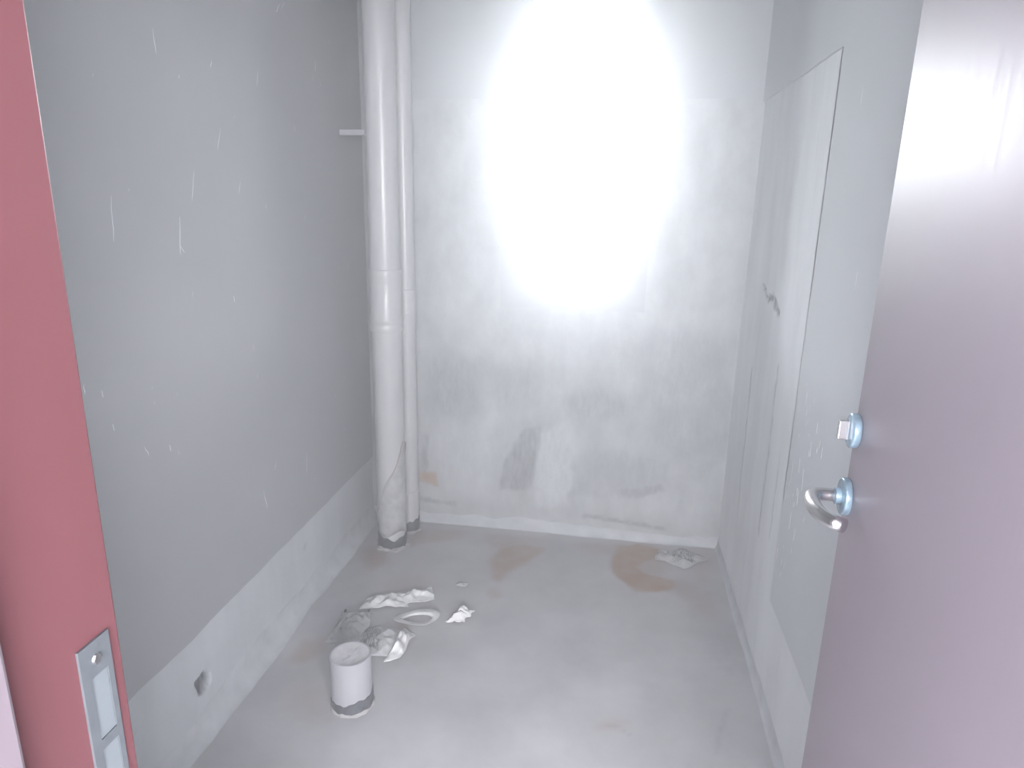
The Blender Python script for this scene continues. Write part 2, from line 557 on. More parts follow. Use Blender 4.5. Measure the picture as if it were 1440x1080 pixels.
# left wall: bare plaster band low down with a chipped hole, painted coat above
nick = [(1.413, 0.177), (1.440, 0.150), (1.443, 0.118), (1.425, 0.108), (1.384, 0.122), (1.374, 0.163), (1.396, 0.168)]
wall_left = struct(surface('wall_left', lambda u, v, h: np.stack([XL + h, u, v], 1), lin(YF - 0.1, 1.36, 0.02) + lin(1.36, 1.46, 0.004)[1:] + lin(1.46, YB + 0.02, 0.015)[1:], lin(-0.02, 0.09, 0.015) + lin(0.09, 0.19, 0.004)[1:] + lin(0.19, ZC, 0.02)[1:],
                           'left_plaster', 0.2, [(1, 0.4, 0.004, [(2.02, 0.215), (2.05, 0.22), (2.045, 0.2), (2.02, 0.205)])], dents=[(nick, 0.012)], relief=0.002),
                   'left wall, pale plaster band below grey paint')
rn = [(2.44, 1.150), (2.38, 1.152), (2.33, 1.128), (2.25, 1.142), (2.20, 1.128), (2.13, 1.10), (2.15, 1.085), (2.24, 1.112), (2.30, 1.108), (2.40, 1.130)]
rpolys = [(1, 0.75, 0.004, [(1.800, 0.35), (1.816, 0.35), (1.817, 1.765), (1.801, 1.765)]), (2, 0.35, 0.03, [(1.84, 0.36), (1.84, 1.68), (1.98, 1.68), (2.04, 0.9), (1.98, 0.36)]),  # first mark: shadow along the paint coat's edge, painted as a dark line
          (1, 0.06, 0.05, [(2.1, 0.2), (2.1, 1.0), (2.5, 1.1), (2.68, 0.9), (2.68, 0.2)]),
          (1, 0.6, 0.006, [(2.06, 0.95), (2.075, 0.95), (2.06, 0.4), (2.045, 0.4)]),
          (1, 0.6, 0.006, [(2.42, 0.86), (2.44, 0.86), (2.40, 0.3), (2.385, 0.3)]),
          (1, 0.45, 0.006, [(1.92, 0.72), (1.93, 0.72), (1.93, 0.45), (1.92, 0.45)]),
          (2, 0.5, 0.03, [(1.3, 0.03), (1.3, 0.28), (2.0, 0.28), (2.1, 0.03)])]
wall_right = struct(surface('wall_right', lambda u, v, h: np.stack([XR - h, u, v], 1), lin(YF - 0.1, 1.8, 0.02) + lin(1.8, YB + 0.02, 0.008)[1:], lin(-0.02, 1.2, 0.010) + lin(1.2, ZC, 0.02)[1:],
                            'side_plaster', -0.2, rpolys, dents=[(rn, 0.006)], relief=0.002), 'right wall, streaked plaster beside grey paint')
ceiling = struct(box('ceiling', (XL - 0.2, -1.85, ZC), (XR + 2.0, YB + 0.24, ZC + 0.15), 'ceil'))
JX, HX = -0.36, 0.30      # faces of the door opening
bm = bmesh.new()
add_box(bm, (XL - 0.2, 0.22, -0.1), (JX - 0.045, YF, ZC))
add_box(bm, (HX + 0.06, 0.22, -0.1), (XR + 0.2, YF, ZC))
add_box(bm, (JX - 0.045, 0.22, 2.12), (HX + 0.06, YF, ZC))
struct(from_bm('wall_front', bm, 'conc'))
# corridor behind the camera, open to the sky above a parapet
struct(box('floor_corridor', (XL - 0.2, -1.85, -0.1), (XR + 2.0, 0.22, 0.0), 'conc'))
struct(box('wall_corridor_left', (XL - 0.2, -1.85, 0.0), (XL - 0.05, 0.22, ZC), 'conc'))
struct(box('wall_corridor_right', (XR + 1.85, -1.85, 0.0), (XR + 2.0, 0.22, ZC), 'conc'))
bm = bmesh.new()
add_box(bm, (XL - 0.05, GY - 0.15, 0.0), (GX0, GY, ZC))
add_box(bm, (GX1, GY - 0.15, 0.0), (XR + 1.85, GY, ZC))
add_box(bm, (GX0, GY - 0.15, 0.0), (GX1, GY, GZ0))
add_box(bm, (GX0, GY - 0.15, GZ1), (GX1, GY, ZC))
struct(from_bm('wall_corridor_outer', bm, 'conc'))


# outside the window: plane, bank and slab added to limit the sky and round the glow
struct(box('ground', (-60, -60, -9.2), (60, 60, -9.0), 'earth'))  # added dark plane, dims the lower part of the window view
bk = [(-60, 19, -9), (60, 19, -9), (60, 37, -9), (-60, 37, -9), (-60, 25, 2.72), (60, 25, 2.72)]
struct(mesh_obj('sky_block_bank', bk, [(0, 1, 5, 4), (2, 3, 4, 5), (0, 4, 3), (1, 2, 5), (0, 3, 2, 1)], 'earth'))  # invented bank, added to hide the sky near the horizon
struct(box('sky_block_slab', (-4.0, YB + 0.24, 2.40), (4.0, YB + 3.45, 2.60), 'slab'))  # invented slab, added to cut off the upper sky


# painted coats: a skim of paint and putty standing a few millimetres proud of the plaster
def coat(name, to3d, outline, thick, mat, parent):
    n = len(outline)
    vs = [to3d(a, b, 0.0) for a, b in outline] + [to3d(a, b, thick) for a, b in outline]
    bm = bmesh.new()
    bv = [bm.verts.new(v) for v in vs]
    bm.faces.new(bv[n:])
    bm.faces.new(list(reversed(bv[:n])))
    for i in range(n):
        j = (i + 1) % n
        bm.faces.new((bv[i], bv[j], bv[n + j], bv[n + i]))
    bmesh.ops.triangulate(bm, faces=[f for f in bm.faces if len(f.verts) > 4])
    return from_bm(name, bm, mat, parent)


def wavy(a, b, axis, fixed, amp, step=0.02, seed=0.0, freq=6):
    out = []
    n = max(2, int(abs(b - a) / step))
    for k in range(n + 1):
        t = a + (b - a) * k / n
        w = fixed + amp * float(fbm(np.array([t * freq + seed]), np.array([seed * 3.1]), 4)[0])
        out.append((t, w) if axis == 0 else (w, t))
    return out


o = coat('paint_coat', lambda a, b, t: (XL - 0.003 + t * 1.0, a, b), wavy(YF, YB, 0, 0.298, 0.010, seed=2.0) + [(YB, ZC), (YF, ZC)], 0.009, 'paint', wall_left)
o['label'] = 'flat grey paint coat with a hand-cut lower edge'
edge = wavy(YF, 1.802, 0, 0.322, 0.005, seed=5.0) + wavy(0.33, 1.765, 1, 1.803, 0.006, seed=8.0, freq=4)[1:] + wavy(1.81, YB, 0, 1.772, 0.004, seed=9.0)
o = coat('paint_coat', lambda a, b, t: (XR + 0.003 - t, a, b), edge + [(YB, ZC), (YF, ZC)], 0.011, 'right_paint', wall_right)
o['label'] = 'grey paint coat stepping round the bare shower area'
for x0, x1, z0 in ((XL, WX0, 1.785), (WX1, XR, 1.785)):
    coat('paint_coat', lambda a, b, t: (a, YB + 0.003 - t, b), wavy(x0, x1, 0, z0, 0.003, seed=11 + x0) + [(x1, ZC), (x0, ZC)], 0.0055, 'back_paint', wall_back)
coat('paint_coat', lambda a, b, t: (a, YB + 0.003 - t, b), [(WX0, WZ1), (WX1, WZ1), (WX1, ZC), (WX0, ZC)], 0.0055, 'back_paint', wall_back)


# plaster surround of the window, a skim standing proud of the wall
def on_back(a, b, t):
    return (a, YB + 0.003 - t, b)


coat('plaster_surround', on_back, wavy(ZC, WZ0, 1, -0.455, 0.002, seed=3.3) + [(WX0, WZ0), (WX0, ZC)], 0.0078, 'surround', wall_back)
coat('plaster_surround', on_back, [(WX1, ZC), (WX1, WZ0)] + wavy(WZ0, ZC, 1, 0.125, 0.002, seed=6.2), 0.0078, 'surround', wall_back)
coat('plaster_surround', on_back, [(-0.455, WZ0)] + wavy(-0.455, 0.125, 0, 0.995, 0.004, seed=4.1) + [(0.125, WZ0)], 0.0078, 'surround', wall_back)


# mortar fillets where the walls meet the floor
def fillet(name, to3d, length0, length1, w, hgt, mat, label, rag=0.25):
    vs, fs = [], []
    n = int((length1 - length0) / 0.02)
    m = 7
    for i in range(n + 1):
        s = length0 + (length1 - length0) * i / n
        ww = w * (1 + 0.22 * float(fbm(np.array([s * 5.0]), np.array([w * 70]), 4)[0]))
        hh = hgt * (1 + rag * float(fbm(np.array([s * 9.0 + 9]), np.array([w * 30]), 4)[0]))
        for k in range(m):
            t = k / (m - 1) * math.pi / 2
            vs.append(to3d(s, ww * (1 - math.sin(t)), hh * (1 - math.cos(t)) - 0.001))
        vs.append(to3d(s, -0.01, hh))
        vs.append(to3d(s, -0.01, -0.02))
        vs.append(to3d(s, ww, -0.02))
    q = m + 3
    for i in range(n):
        for k in range(q):
            k2 = (k + 1) % q
            fs.append((i * q + k, i * q + k2, (i + 1) * q + k2, (i + 1) * q + k))
    fs.append(tuple(range(q)))
    fs.append(tuple(n * q + k for k in range(q)))
    o = mesh_obj(name, vs, fs, mat)
    for pl in o.data.polygons:
        pl.use_smooth = True
    o.data.set_sharp_from_angle(angle=math.radians(50))
    return struct(o, label)


fillet('baseboard_left', lambda s, d, z: (XL + d, s, z), YF, YB, 0.045, 0.075, 'fillet', 'rough mortar cove along the left wall')
fillet('baseboard_back', lambda s, d, z: (s, YB - d, z), XL, XR, 0.018, 0.055, 'fillet', 'rough mortar cove under the back wall', 0.5)
fillet('baseboard_right', lambda s, d, z: (XR - d, s, z), YF, YB, 0.016, 0.040, 'fillet', 'rough mortar cove along the right wall')


# dried plaster flecks flicked over the paint
def flecks(name, to3d, lines, parent, extra, rng_u, rng_v):
    vs, fs = [], []
    all_ = [(a, b, c, d, 0.0016 + 0.0008 * rnd.random()) for a, b, c, d in lines]
    for _ in range(extra):
        a, b = rnd.uniform(*rng_u), rnd.uniform(*rng_v)
        l = rnd.uniform(0.004, 0.022)
        all_.append((a, b, a + rnd.uniform(-0.3, 0.3) * l, b - l, rnd.uniform(0.0006, 0.0014)))
    for a, b, c, d, w in all_:
        k0 = len(vs)
        dx, dy = c - a, d - b
        L = math.hypot(dx, dy) or 1
        nx, ny = -dy / L * w, dx / L * w
        for t, ws in ((0, 0.25), (0.3, 0.8), (0.75, 1.0), (1, 0.3)):
            wob = 0.0012 * math.sin(t * 9 + a * 40)
            px, py = a + dx * t + nx / w * wob, b + dy * t + ny / w * wob
            vs += [to3d(px - nx * ws, py - ny * ws, 0), to3d(px, py, 0.0009), to3d(px + nx * ws, py + ny * ws, 0)]
        for i in range(3):
            q = k0 + i * 3
            fs += [(q, q + 1, q + 4, q + 3), (q + 1, q + 2, q + 5, q + 4)]
    o = mesh_obj(name, vs, fs, 'fleck', parent)
    o['kind'] = 'stuff'
    o['label'] = 'white plaster drips dried on the paint'


LF = [(1.288, 1.4, 1.281, 1.308), (1.581, 1.463, 1.561, 1.393), (1.507, 1.355, 1.495, 1.268), (2.081, 0.548, 2.072, 0.477), (1.191, 1.016, 1.194, 0.998), (1.207, 0.939, 1.212, 0.92), (1.293, 0.856, 1.305, 0.831), (1.377, 0.831, 1.381, 0.812), (2.118, 1.972, 2.097, 1.947), (1.929, 1.747, 1.916, 1.707), (1.713, 1.574, 1.691, 1.52), (1.789, 1.445, 1.777, 1.413), (2.316, 1.847, 2.312, 1.814), (1.779, 0.538, 1.795, 0.471), (1.48, 1.753, 1.484, 1.704), (1.7, 1.731, 1.691, 1.713), (1.556, 1.673, 1.56, 1.666), (1.706, 1.145, 1.71, 1.125), (1.868, 0.596, 1.856, 0.577), (1.147, 1.04, 1.147, 1.018), (2.085, 1.958, 2.059, 1.927), (1.496, 1.29, 1.512, 1.272)]
RF = [(1.62, 1.651, 1.622, 1.618), (1.49, 1.283, 1.491, 1.247), (1.645, 1.456, 1.649, 1.433), (1.718, 0.961, 1.719, 0.923), (1.63, 0.86, 1.626, 0.825), (1.701, 0.791, 1.696, 0.755), (1.756, 0.76, 1.756, 0.7), (1.604, 0.917, 1.603, 0.891), (1.545, 0.877, 1.544, 0.851), (1.71, 0.64, 1.713, 0.587), (1.66, 0.614, 1.665, 0.581), (1.791, 0.49, 1.792, 0.46), (1.711, 0.495, 1.715, 0.471), (1.676, 0.715, 1.677, 0.675), (1.66, 0.779, 1.653, 0.724), (1.688, 0.9, 1.691, 0.88), (1.656, 0.963, 1.657, 0.953)]
flecks('plaster_fleck', lambda a, b, t: (XL + 0.0057 + t, a, b), LF, wall_left, 26, (1.2, 2.6), (0.4, 2.0))
flecks('plaster_fleck', lambda a, b, t: (XR - 0.0077 - t, a, b), RF, wall_right, 24, (1.5, 1.79), (0.4, 1.0))

# ------------------------------------------------------------------ window
win = empty('window_1', ((WX0 + WX1) / 2, YB + 0.25, WZ0))
struct(win, 'bright window with pale frame in the back wall')


def wbox(name, x0, x1, z0, z1, y0, y1, mat, parent=win, bev=0.004):
    o = box(name, (x0 - win.location.x, y0 - win.location.y, z0 - win.location.z), (x1 - win.location.x, y1 - win.location.y, z1 - win.location.z), mat, None, bev)
    o.parent = parent
    return o


fy0, fy1 = YB + 0.2405, YB + 0.29       # the frame is screwed on over the outer face of the opening
F0, F1, G0, G1 = WX0 + 0.008, WX1 - 0.008, WZ0 + 0.010, WZ1 - 0.010
wbox('frame_sill', F0 - 0.06, F1 + 0.06, G0 - 0.06, G0 - 0.015, fy0, fy1, 'upvc')
wbox('frame_head', F0 - 0.06, F1 + 0.06, G1 + 0.015, G1 + 0.06, fy0, fy1, 'upvc')
wbox('frame_jamb', F0 - 0.06, F0 - 0.015, G0 - 0.015, G1 + 0.015, fy0, fy1, 'upvc')
wbox('frame_jamb', F1 + 0.015, F1 + 0.06, G0 - 0.015, G1 + 0.015, fy0, fy1, 'upvc')
sy0, sy1 = fy0 + 0.008, fy1 - 0.006
wbox('sash_rail', F0 - 0.015, F1 + 0.015, G0 - 0.015, G0, sy0, sy1, 'upvc', bev=0.002)
wbox('sash_rail', F0 - 0.015, F1 + 0.015, G1, G1 + 0.015, sy0, sy1, 'upvc', bev=0.002)
wbox('sash_stile', F0 - 0.015, F0, G0, G1, sy0, sy1, 'upvc', bev=0.002)
wbox('sash_stile', F1, F1 + 0.015, G0, G1, sy0, sy1, 'upvc', bev=0.002)
wbox('pane', F0 - 0.004, F1 + 0.004, G0 - 0.004, G1 + 0.004, fy0 + 0.02, fy0 + 0.026, 'glass', bev=0)

# ------------------------------------------------------------------ door frame (red) with strike plate
frame = struct(empty('trim_1', (JX, 0.3, 0)), 'red painted door frame at the left')


def fpart(name, bm, mat, parent):
    o = from_bm(name, bm, mat)
    o.parent = parent
    root = parent
    while root.parent:
        root = root.parent
    o.matrix_parent_inverse = Matrix.Translation(-root.location)
    return o


bm = bmesh.new()
add_box(bm, (JX - 0.045, 0.20, 0), (JX, 0.402, 2.12), 0.002)
fpart('jamb', bm, 'red', frame)
bm = bmesh.new()
add_box(bm, (JX - 0.01, 0.20, 0), (JX + 0.015, 0.298, 2.07), 0.003)
fpart('door_stop', bm, 'stop', frame)
bm = bmesh.new()
add_box(bm, (HX, 0.20, 0), (HX + 0.06, 0.325, 2.12), 0.002)
fpart('jamb', bm, 'red', frame)
bm = bmesh.new()
add_box(bm, (JX, 0.20, 2.07), (HX, 0.39, 2.12), 0.002)
fpart('head', bm, 'red', frame)
# strike plate: a plate with chamfered corners and two box pockets, one screw
SP = empty('strike_plate', (0, 0, 0))
SP.parent = frame
SP.matrix_parent_inverse = Matrix.Translation(-frame.location)
SP['label'] = 'grey metal strike plate with two pockets'


def sp_obj(o):
    o.parent = SP
    return o


def yz_ring(outer, inners, x0, x1, name, mat):
    """a plate in the YZ plane between x0 and x1 with rectangular holes"""
    ys = sorted({outer[0], outer[1], *[v for i in inners for v in i[:2]]})
    zs = sorted({outer[2], outer[3], *[v for i in inners for v in i[2:]]})
    vs, fs = [], []
    nx = len(ys)
    for z in zs:
        for y in ys:
            vs.append((x0, y, z))
    for j in range(len(zs) - 1):
        for i in range(nx - 1):
            my, mz = (ys[i] + ys[i + 1]) / 2, (zs[j] + zs[j + 1]) / 2
            if any(a < my < b and c < mz < d for a, b, c, d in inners):
                continue
            fs.append((j * nx + i, j * nx + i + 1, (j + 1) * nx + i + 1, (j + 1) * nx + i))
    bm = bmesh.new()
    bv = [bm.verts.new(v) for v in vs]
    for f in fs:
        bm.faces.new([bv[k] for k in f])
    r = bmesh.ops.extrude_face_region(bm, geom=list(bm.faces))
    for g in r['geom']:
        if isinstance(g, bmesh.types.BMVert):
            g.co.x = x1
    bmesh.ops.delete(bm, geom=[v for v in bm.verts if not v.link_faces], context='VERTS')
    return from_bm(name, bm, mat)


pz1, pz0 = 1.088, 0.90
sp_obj(yz_ring((0.3605, 0.3900, pz0, pz1), [(0.369, 0.3850, 1.007, 1.060), (0.369, 0.3850, 0.925, 0.998)], JX - 0.0005, JX + 0.002, 'plate', 'plate'))
for a, b in ((1.007, 1.060), (0.925, 0.998)):
    bm = bmesh.new()
    add_box(bm, (JX - 0.0005, 0.369, a), (JX + 0.0012, 0.3850, b), 0.0005)
    sp_obj(from_bm('pocket', bm, 'box'))
bm = bmesh.new()
bmesh.ops.create_cone(bm, cap_ends=True, segments=16, radius1=0.0045, radius2=0.0036, depth=0.002, matrix=Matrix.Translation((JX + 0.0026, 0.3755, 1.073)) @ Matrix.Rotation(math.radians(90), 4, 'Y'))
sp_obj(from_bm('screw', bm, 'steel'))

# ------------------------------------------------------------------ open door leaf with lever and thumbturn
ANG = math.radians(5.0)
LW = 0.655
door = struct(empty('door_1', (0.2985, 0.338, 0.0)), 'brushed mauve-grey metal door standing open at the right')
door.rotation_euler = (0, 0, -ANG)      # local +Y runs along the leaf, local -X is the face seen


def dput(o, parent=None):
    o.parent = parent or door
    return o


dput(box('leaf', (0.0, 0.0, 0.012), (0.042, LW, 2.055), 'door', None, 0.0018))
HYL, HZ = LW - 0.022, 1.0      # rose centre
ry = Matrix.Rotation(math.radians(90), 4, 'Y')


def disc(name, r, x0, x1, y, z, mat, bev=0.002, seg=40):
    bm = bmesh.new()
    bmesh.ops.create_cone(bm, cap_ends=True, segments=seg, radius1=r, radius2=r, depth=abs(x1 - x0), matrix=Matrix.Translation(((x0 + x1) / 2, y, z)) @ ry)
    if bev:
        bmesh.ops.bevel(bm, geom=[e for e in bm.edges if len(e.link_faces) == 2 and any(len(f.verts) > 4 for f in e.link_faces)], offset=bev, segments=3, affect='EDGES', profile=0.5)
    o = from_bm(name, bm, mat)
    for pl in o.data.polygons:
        pl.use_smooth = True
    o.data.set_sharp_from_angle(angle=math.radians(35))
    return o


LV = dput(empty('lever_handle', (0, 0, 0)))
LV['label'] = 'satin steel lever on a rose wrapped in blue film'
dput(disc('rose', 0.0275, 0.0, -0.011, HYL, HZ, 'bluefilm', 0.003), LV)
dput(disc('collar', 0.0125, -0.011, -0.019, HYL, HZ, 'bluefilm', 0.001), LV)
path = [(-0.010, HYL, HZ), (-0.028, HYL, HZ), (-0.039, HYL - 0.001, HZ), (-0.047, HYL - 0.005, HZ), (-0.0525, HYL - 0.014, HZ), (-0.0550, HYL - 0.028, HZ), (-0.0555, HYL - 0.046, HZ),
        (-0.0535, HYL - 0.066, HZ), (-0.0480, HYL - 0.082, HZ), (-0.0395, HYL - 0.094, HZ), (-0.0275, HYL - 0.104, HZ)]
dput(tube('lever', path, [0.0095, 0.0095, 0.0098, 0.0103, 0.0106, 0.0106, 0.0106, 0.0104, 0.0102, 0.0100, 0.0098], 'steel', None, 20), LV)
TT = dput(empty('thumbturn', (0, 0, 0)))
TT['label'] = 'thumbturn on a round plate with blue film'
TY, TZ = HYL + 0.004, 1.099
dput(disc('escutcheon', 0.0250, 0.0, -0.012, TY, TZ, 'bluefilm', 0.003), TT)
bm = bmesh.new()
add_box(bm, (-0.027, TY - 0.0045, TZ - 0.014), (-0.011, TY + 0.0045, TZ + 0.014), 0.002)
dput(from_bm('knob', bm, 'steel'), TT)

# ------------------------------------------------------------------ soil pipe in the corner
RX, RY, RR = -0.862, 2.487, 0.0570
soil = tag(empty('soil_pipe', (RX, RY, 0)), 'thick white plastic drain pipe rising floor to ceiling in the corner, nearest the camera', 'pipe')


def lp(o, thing):
    o.parent = thing
    return o


lathe('pipe', [(RR, -0.02), (RR, ZC + 0.01), (RR - 0.004, ZC + 0.01), (RR - 0.004, -0.02)], 'pvc', soil)
lathe('coupling', [(RR - 0.001, 0.915), (RR + 0.0065, 0.917), (RR + 0.0075, 0.925), (RR + 0.0075, 0.934), (RR + 0.0045, 0.938), (RR + 0.0045, 0.950), (RR + 0.0075, 0.954),
                   (RR + 0.0075, 0.968), (RR + 0.0040, 0.974), (RR + 0.0032, 1.09), (RR + 0.0032, 1.108), (RR + 0.0058, 1.112), (RR + 0.0058, 1.146), (RR + 0.004, 1.152), (RR - 0.001, 1.153)], 'pvc', soil)
lathe('clamp', [(RR - 0.001, 1.626), (RR + 0.003, 1.626), (RR + 0.003, 1.654), (RR - 0.001, 1.654)], 'pvc', soil)
bx0 = XL + 0.0070 - RX
bm = bmesh.new()
add_box(bm, (bx0, 0.000, 1.630), (-RR + 0.004, 0.022, 1.650), 0.003)
lp(from_bm('wall_bracket', bm, 'pvc_new'), soil)
tar_h = lambda a: 0.056 + 0.012 * math.sin(a * 2 + 0.6) + 0.005 * math.sin(a * 7) + (0.045 if 3.3 < a < 4.1 else 0.0) * math.sin((a - 3.3) / 0.8 * math.pi)
lathe('sealing_band', [(RR - 0.001, -0.01), (RR + 0.0025, -0.01), (RR + 0.0025, 0.0), (RR - 0.001, 0.0)], 'tar', soil, 72,
      wob=lambda k, a: (0, 0) if k < 2 else (0, tar_h(a)))
# film wrapped round the foot, its upper edge running diagonally round the pipe
seg = 72
vs, fs = [], []
for s in range(seg + 1):
    a = math.pi * 0.95 + (math.pi * 1.15) * s / seg       # left side, across the front, to the right
    t = s / seg
    top = 0.10 + 0.36 * min(1, max(0, (t - 0.12) / 0.72)) ** 0.9 + 0.01 * math.sin(t * 17)
    bot = 0.070 + 0.012 * math.sin(t * 11)
    for k in range(9):
        z = bot + (top - bot) * k / 8
        r = RR + 0.0028 + 0.0016 * math.sin(z * 70 + t * 14) * (0.5 + 0.5 * math.sin(t * 23 + z * 20)) + (0.004 if k == 8 else 0)
        vs.append((r * math.cos(a), r * math.sin(a), z))
for s in range(seg):
    for k in range(8):
        fs.append((s * 9 + k, (s + 1) * 9 + k, (s + 1) * 9 + k + 1, s * 9 + k + 1))
w = mesh_obj('film_wrap', vs, fs, 'wrapfilm', soil, True)
w.modifiers.new('thickness', 'SOLIDIFY').thickness = 0.0006
ev, ef = [], []
for s in range(seg + 1):
    x, y, z = vs[s * 9 + 8]
    k = 1 - 0.0035 / RR
    hw = 0.0016 + 0.0014 * max(0, math.sin(s * 0.45)) * max(0, math.sin(s * 0.17))
    ev += [(x * k, y * k, z - hw), (x * 1.012, y * 1.012, z), (x * k, y * k, z + hw)]
for s in range(seg):
    for k in range(2):
        ef.append((s * 3 + k, (s + 1) * 3 + k, (s + 1) * 3 + k + 1, s * 3 + k + 1))
mesh_obj('film_edge', ev, ef, 'filmedge', soil, True)['label'] = 'dusty folded edge of the film wrap'
lathe('mortar_ring', [(RR - 0.001, -0.01), (RR + 0.018, -0.01), (RR + 0.010, 0.006), (RR - 0.001, 0.012)], 'mortar', soil, 60,
      wob=lambda k, a: ((0.006 * math.sin(a * 5) + 0.004 * math.sin(a * 11 + 1)) if k in (1, 2) else 0, 0))

VX, VY, VR = -0.8285, 2.632, 0.0375
vent = tag(empty('vent_pipe', (VX, VY, 0)), 'thinner white plastic pipe rising behind the thick corner drain pipe', 'pipe')
lathe('pipe', [(VR, -0.02), (VR, ZC + 0.01), (VR - 0.003, ZC + 0.01), (VR - 0.003, -0.02)], 'pvc', vent)
lathe('coupling', [(VR - 0.001, 0.965), (VR + 0.004, 0.967), (VR + 0.0045, 0.992), (VR + 0.003, 1.0), (VR + 0.003, 1.06), (VR - 0.001, 1.063)], 'pvc', vent)
lathe('coupling', [(VR - 0.001, 0.100), (VR + 0.003, 0.101), (VR + 0.003, 0.190), (VR - 0.001, 0.192)], 'pvc', vent)
lathe('sealing_band', [(VR - 0.001, -0.01), (VR + 0.0025, -0.01), (VR + 0.0025, 0.0), (VR - 0.001, 0.0)], 'tar', vent, 60,
      wob=lambda k, a: (0, 0) if k < 2 else (0, 0.052 + 0.012 * math.sin(a * 1.0 + 1.2) + 0.004 * math.sin(a * 8)))
lathe('mortar_ring', [(VR - 0.001, -0.01), (VR + 0.014, -0.01), (VR + 0.008, 0.005), (VR - 0.001, 0.010)], 'mortar', vent, 48,
      wob=lambda k, a: (0.004 * math.sin(a * 6 + 2) if k in (1, 2) else 0, 0))

# ------------------------------------------------------------------ toilet waste stub in the floor
SX, SY, SR, SH = -0.677, 1.566, 0.0575, 0.163
stub = tag(empty('pipe_stub', (SX, SY, 0)), 'short white plastic pipe stub sticking up from the floor, top covered', 'pipe')
lathe('pipe', [(SR, -0.02), (SR, SH - 0.001), (SR - 0.0012, SH), (SR - 0.0042, SH), (SR - 0.0045, -0.02)], 'pvc_new', stub)
# sagging film cap with a gathered crease
vs, fs = [(0, 0, SH - 0.006)], []
rings, seg = 14, 56
for i in range(1, rings + 1):
    r = (SR - 0.0035) * i / rings
    for s in range(seg):
        a = 2 * math.pi * s / seg
        x, y = r * math.cos(a), r * math.sin(a)
        sag = -0.006 * (1 - (i / rings) ** 2)
        cre = 0.0055 * float(fbm(np.array([x * 60 + 2]), np.array([y * 25]), 3)[0]) * (1 - (i / rings) ** 3)
        vs.append((x, y, SH - 0.0012 + sag + cre))
for s in range(seg):
    fs.append((0, 1 + s, 1 + (s + 1) % seg))
for i in range(rings - 1):
    for s in range(seg):
        a, b = 1 + i * seg + s, 1 + i * seg + (s + 1) % seg
        fs.append((a, b, b + seg, a + seg))
MT['cap'] = plain('dusty_film_cap', (0.60, 0.59, 0.61), 0.45, var=0.1, scale=40)
c = mesh_obj('film_cap', vs, fs, 'cap', stub, True)
c.modifiers.new('thickness', 'SOLIDIFY').thickness = 0.0008
lathe('sealing_band', [(SR - 0.001, -0.01), (SR + 0.0025, -0.01), (SR + 0.0025, 0.0), (SR - 0.001, 0.0)], 'tar', stub, 72,
      wob=lambda k, a: (0, 0) if k < 2 else (0, 0.034 + 0.010 * math.cos(a) + 0.003 * math.sin(a * 5) + 0.002 * math.sin(a * 13)))
lathe('mortar_ring', [(SR - 0.001, -0.01), (SR + 0.009, -0.01), (SR + 0.005, 0.003), (SR - 0.001, 0.011)], 'mortar', stub, 60,
      wob=lambda k, a: ((0.0015 * math.sin(a * 5) + 0.0012 * math.sin(a * 11 + 1) + 0.001 * math.sin(a * 17)) if k in (1, 2) else 0, 0.002 * math.sin(a * 7) if k > 1 else 0))


# ------------------------------------------------------------------ litter on the floor
def crumple(name, corners, height, mat, parent, seed, n=34, m=24, freq=28, base=0.003, fold=1.0, thick=0.0006):
    """a crumpled sheet over a four-cornered patch of floor (local coordinates)"""
    c = [np.array(p, float) for p in corners]
    vs, fs = [], []
    for j in range(m + 1):
        for i in range(n + 1):
            u, v = i / n, j / m
            p = (c[0] * (1 - u) + c[1] * u) * (1 - v) + (c[3] * (1 - u) + c[2] * u) * v
            e = min(1.0, 4 * u, 4 * (1 - u)) * min(1.0, 4 * v, 4 * (1 - v))
            X, Y = np.array([p[0] * freq + seed]), np.array([p[1] * freq + seed * 2])
            rid = 1 - abs(float(fbm(X, Y, 3)[0])) * 2.0
            h = base + height * (0.25 + 0.75 * max(0, rid)) * (0.22 + 0.78 * e)
            dx = 0.35 * fold * height * float(fbm(X + 31, Y + 7, 3)[0])
            dy = 0.35 * fold * height * float(fbm(X + 3, Y + 47, 3)[0])
            rag = (1 - e) * 0.012
            dx += rag * float(fbm(X * 0.7 + 11, Y * 0.7, 2)[0])
            dy += rag * float(fbm(X * 0.7, Y * 0.7 + 19, 2)[0])
            vs.append((p[0] + dx, p[1] + dy, h))
    for j in range(m):
        for i in range(n):
            a = j * (n + 1) + i
            fs.append((a, a + 1, a + n + 2, a + n + 1))
    o = mesh_obj(name, vs, fs, mat, parent, True)
    s = o.modifiers.new('thickness', 'SOLIDIFY')
    s.thickness = thick
    return o


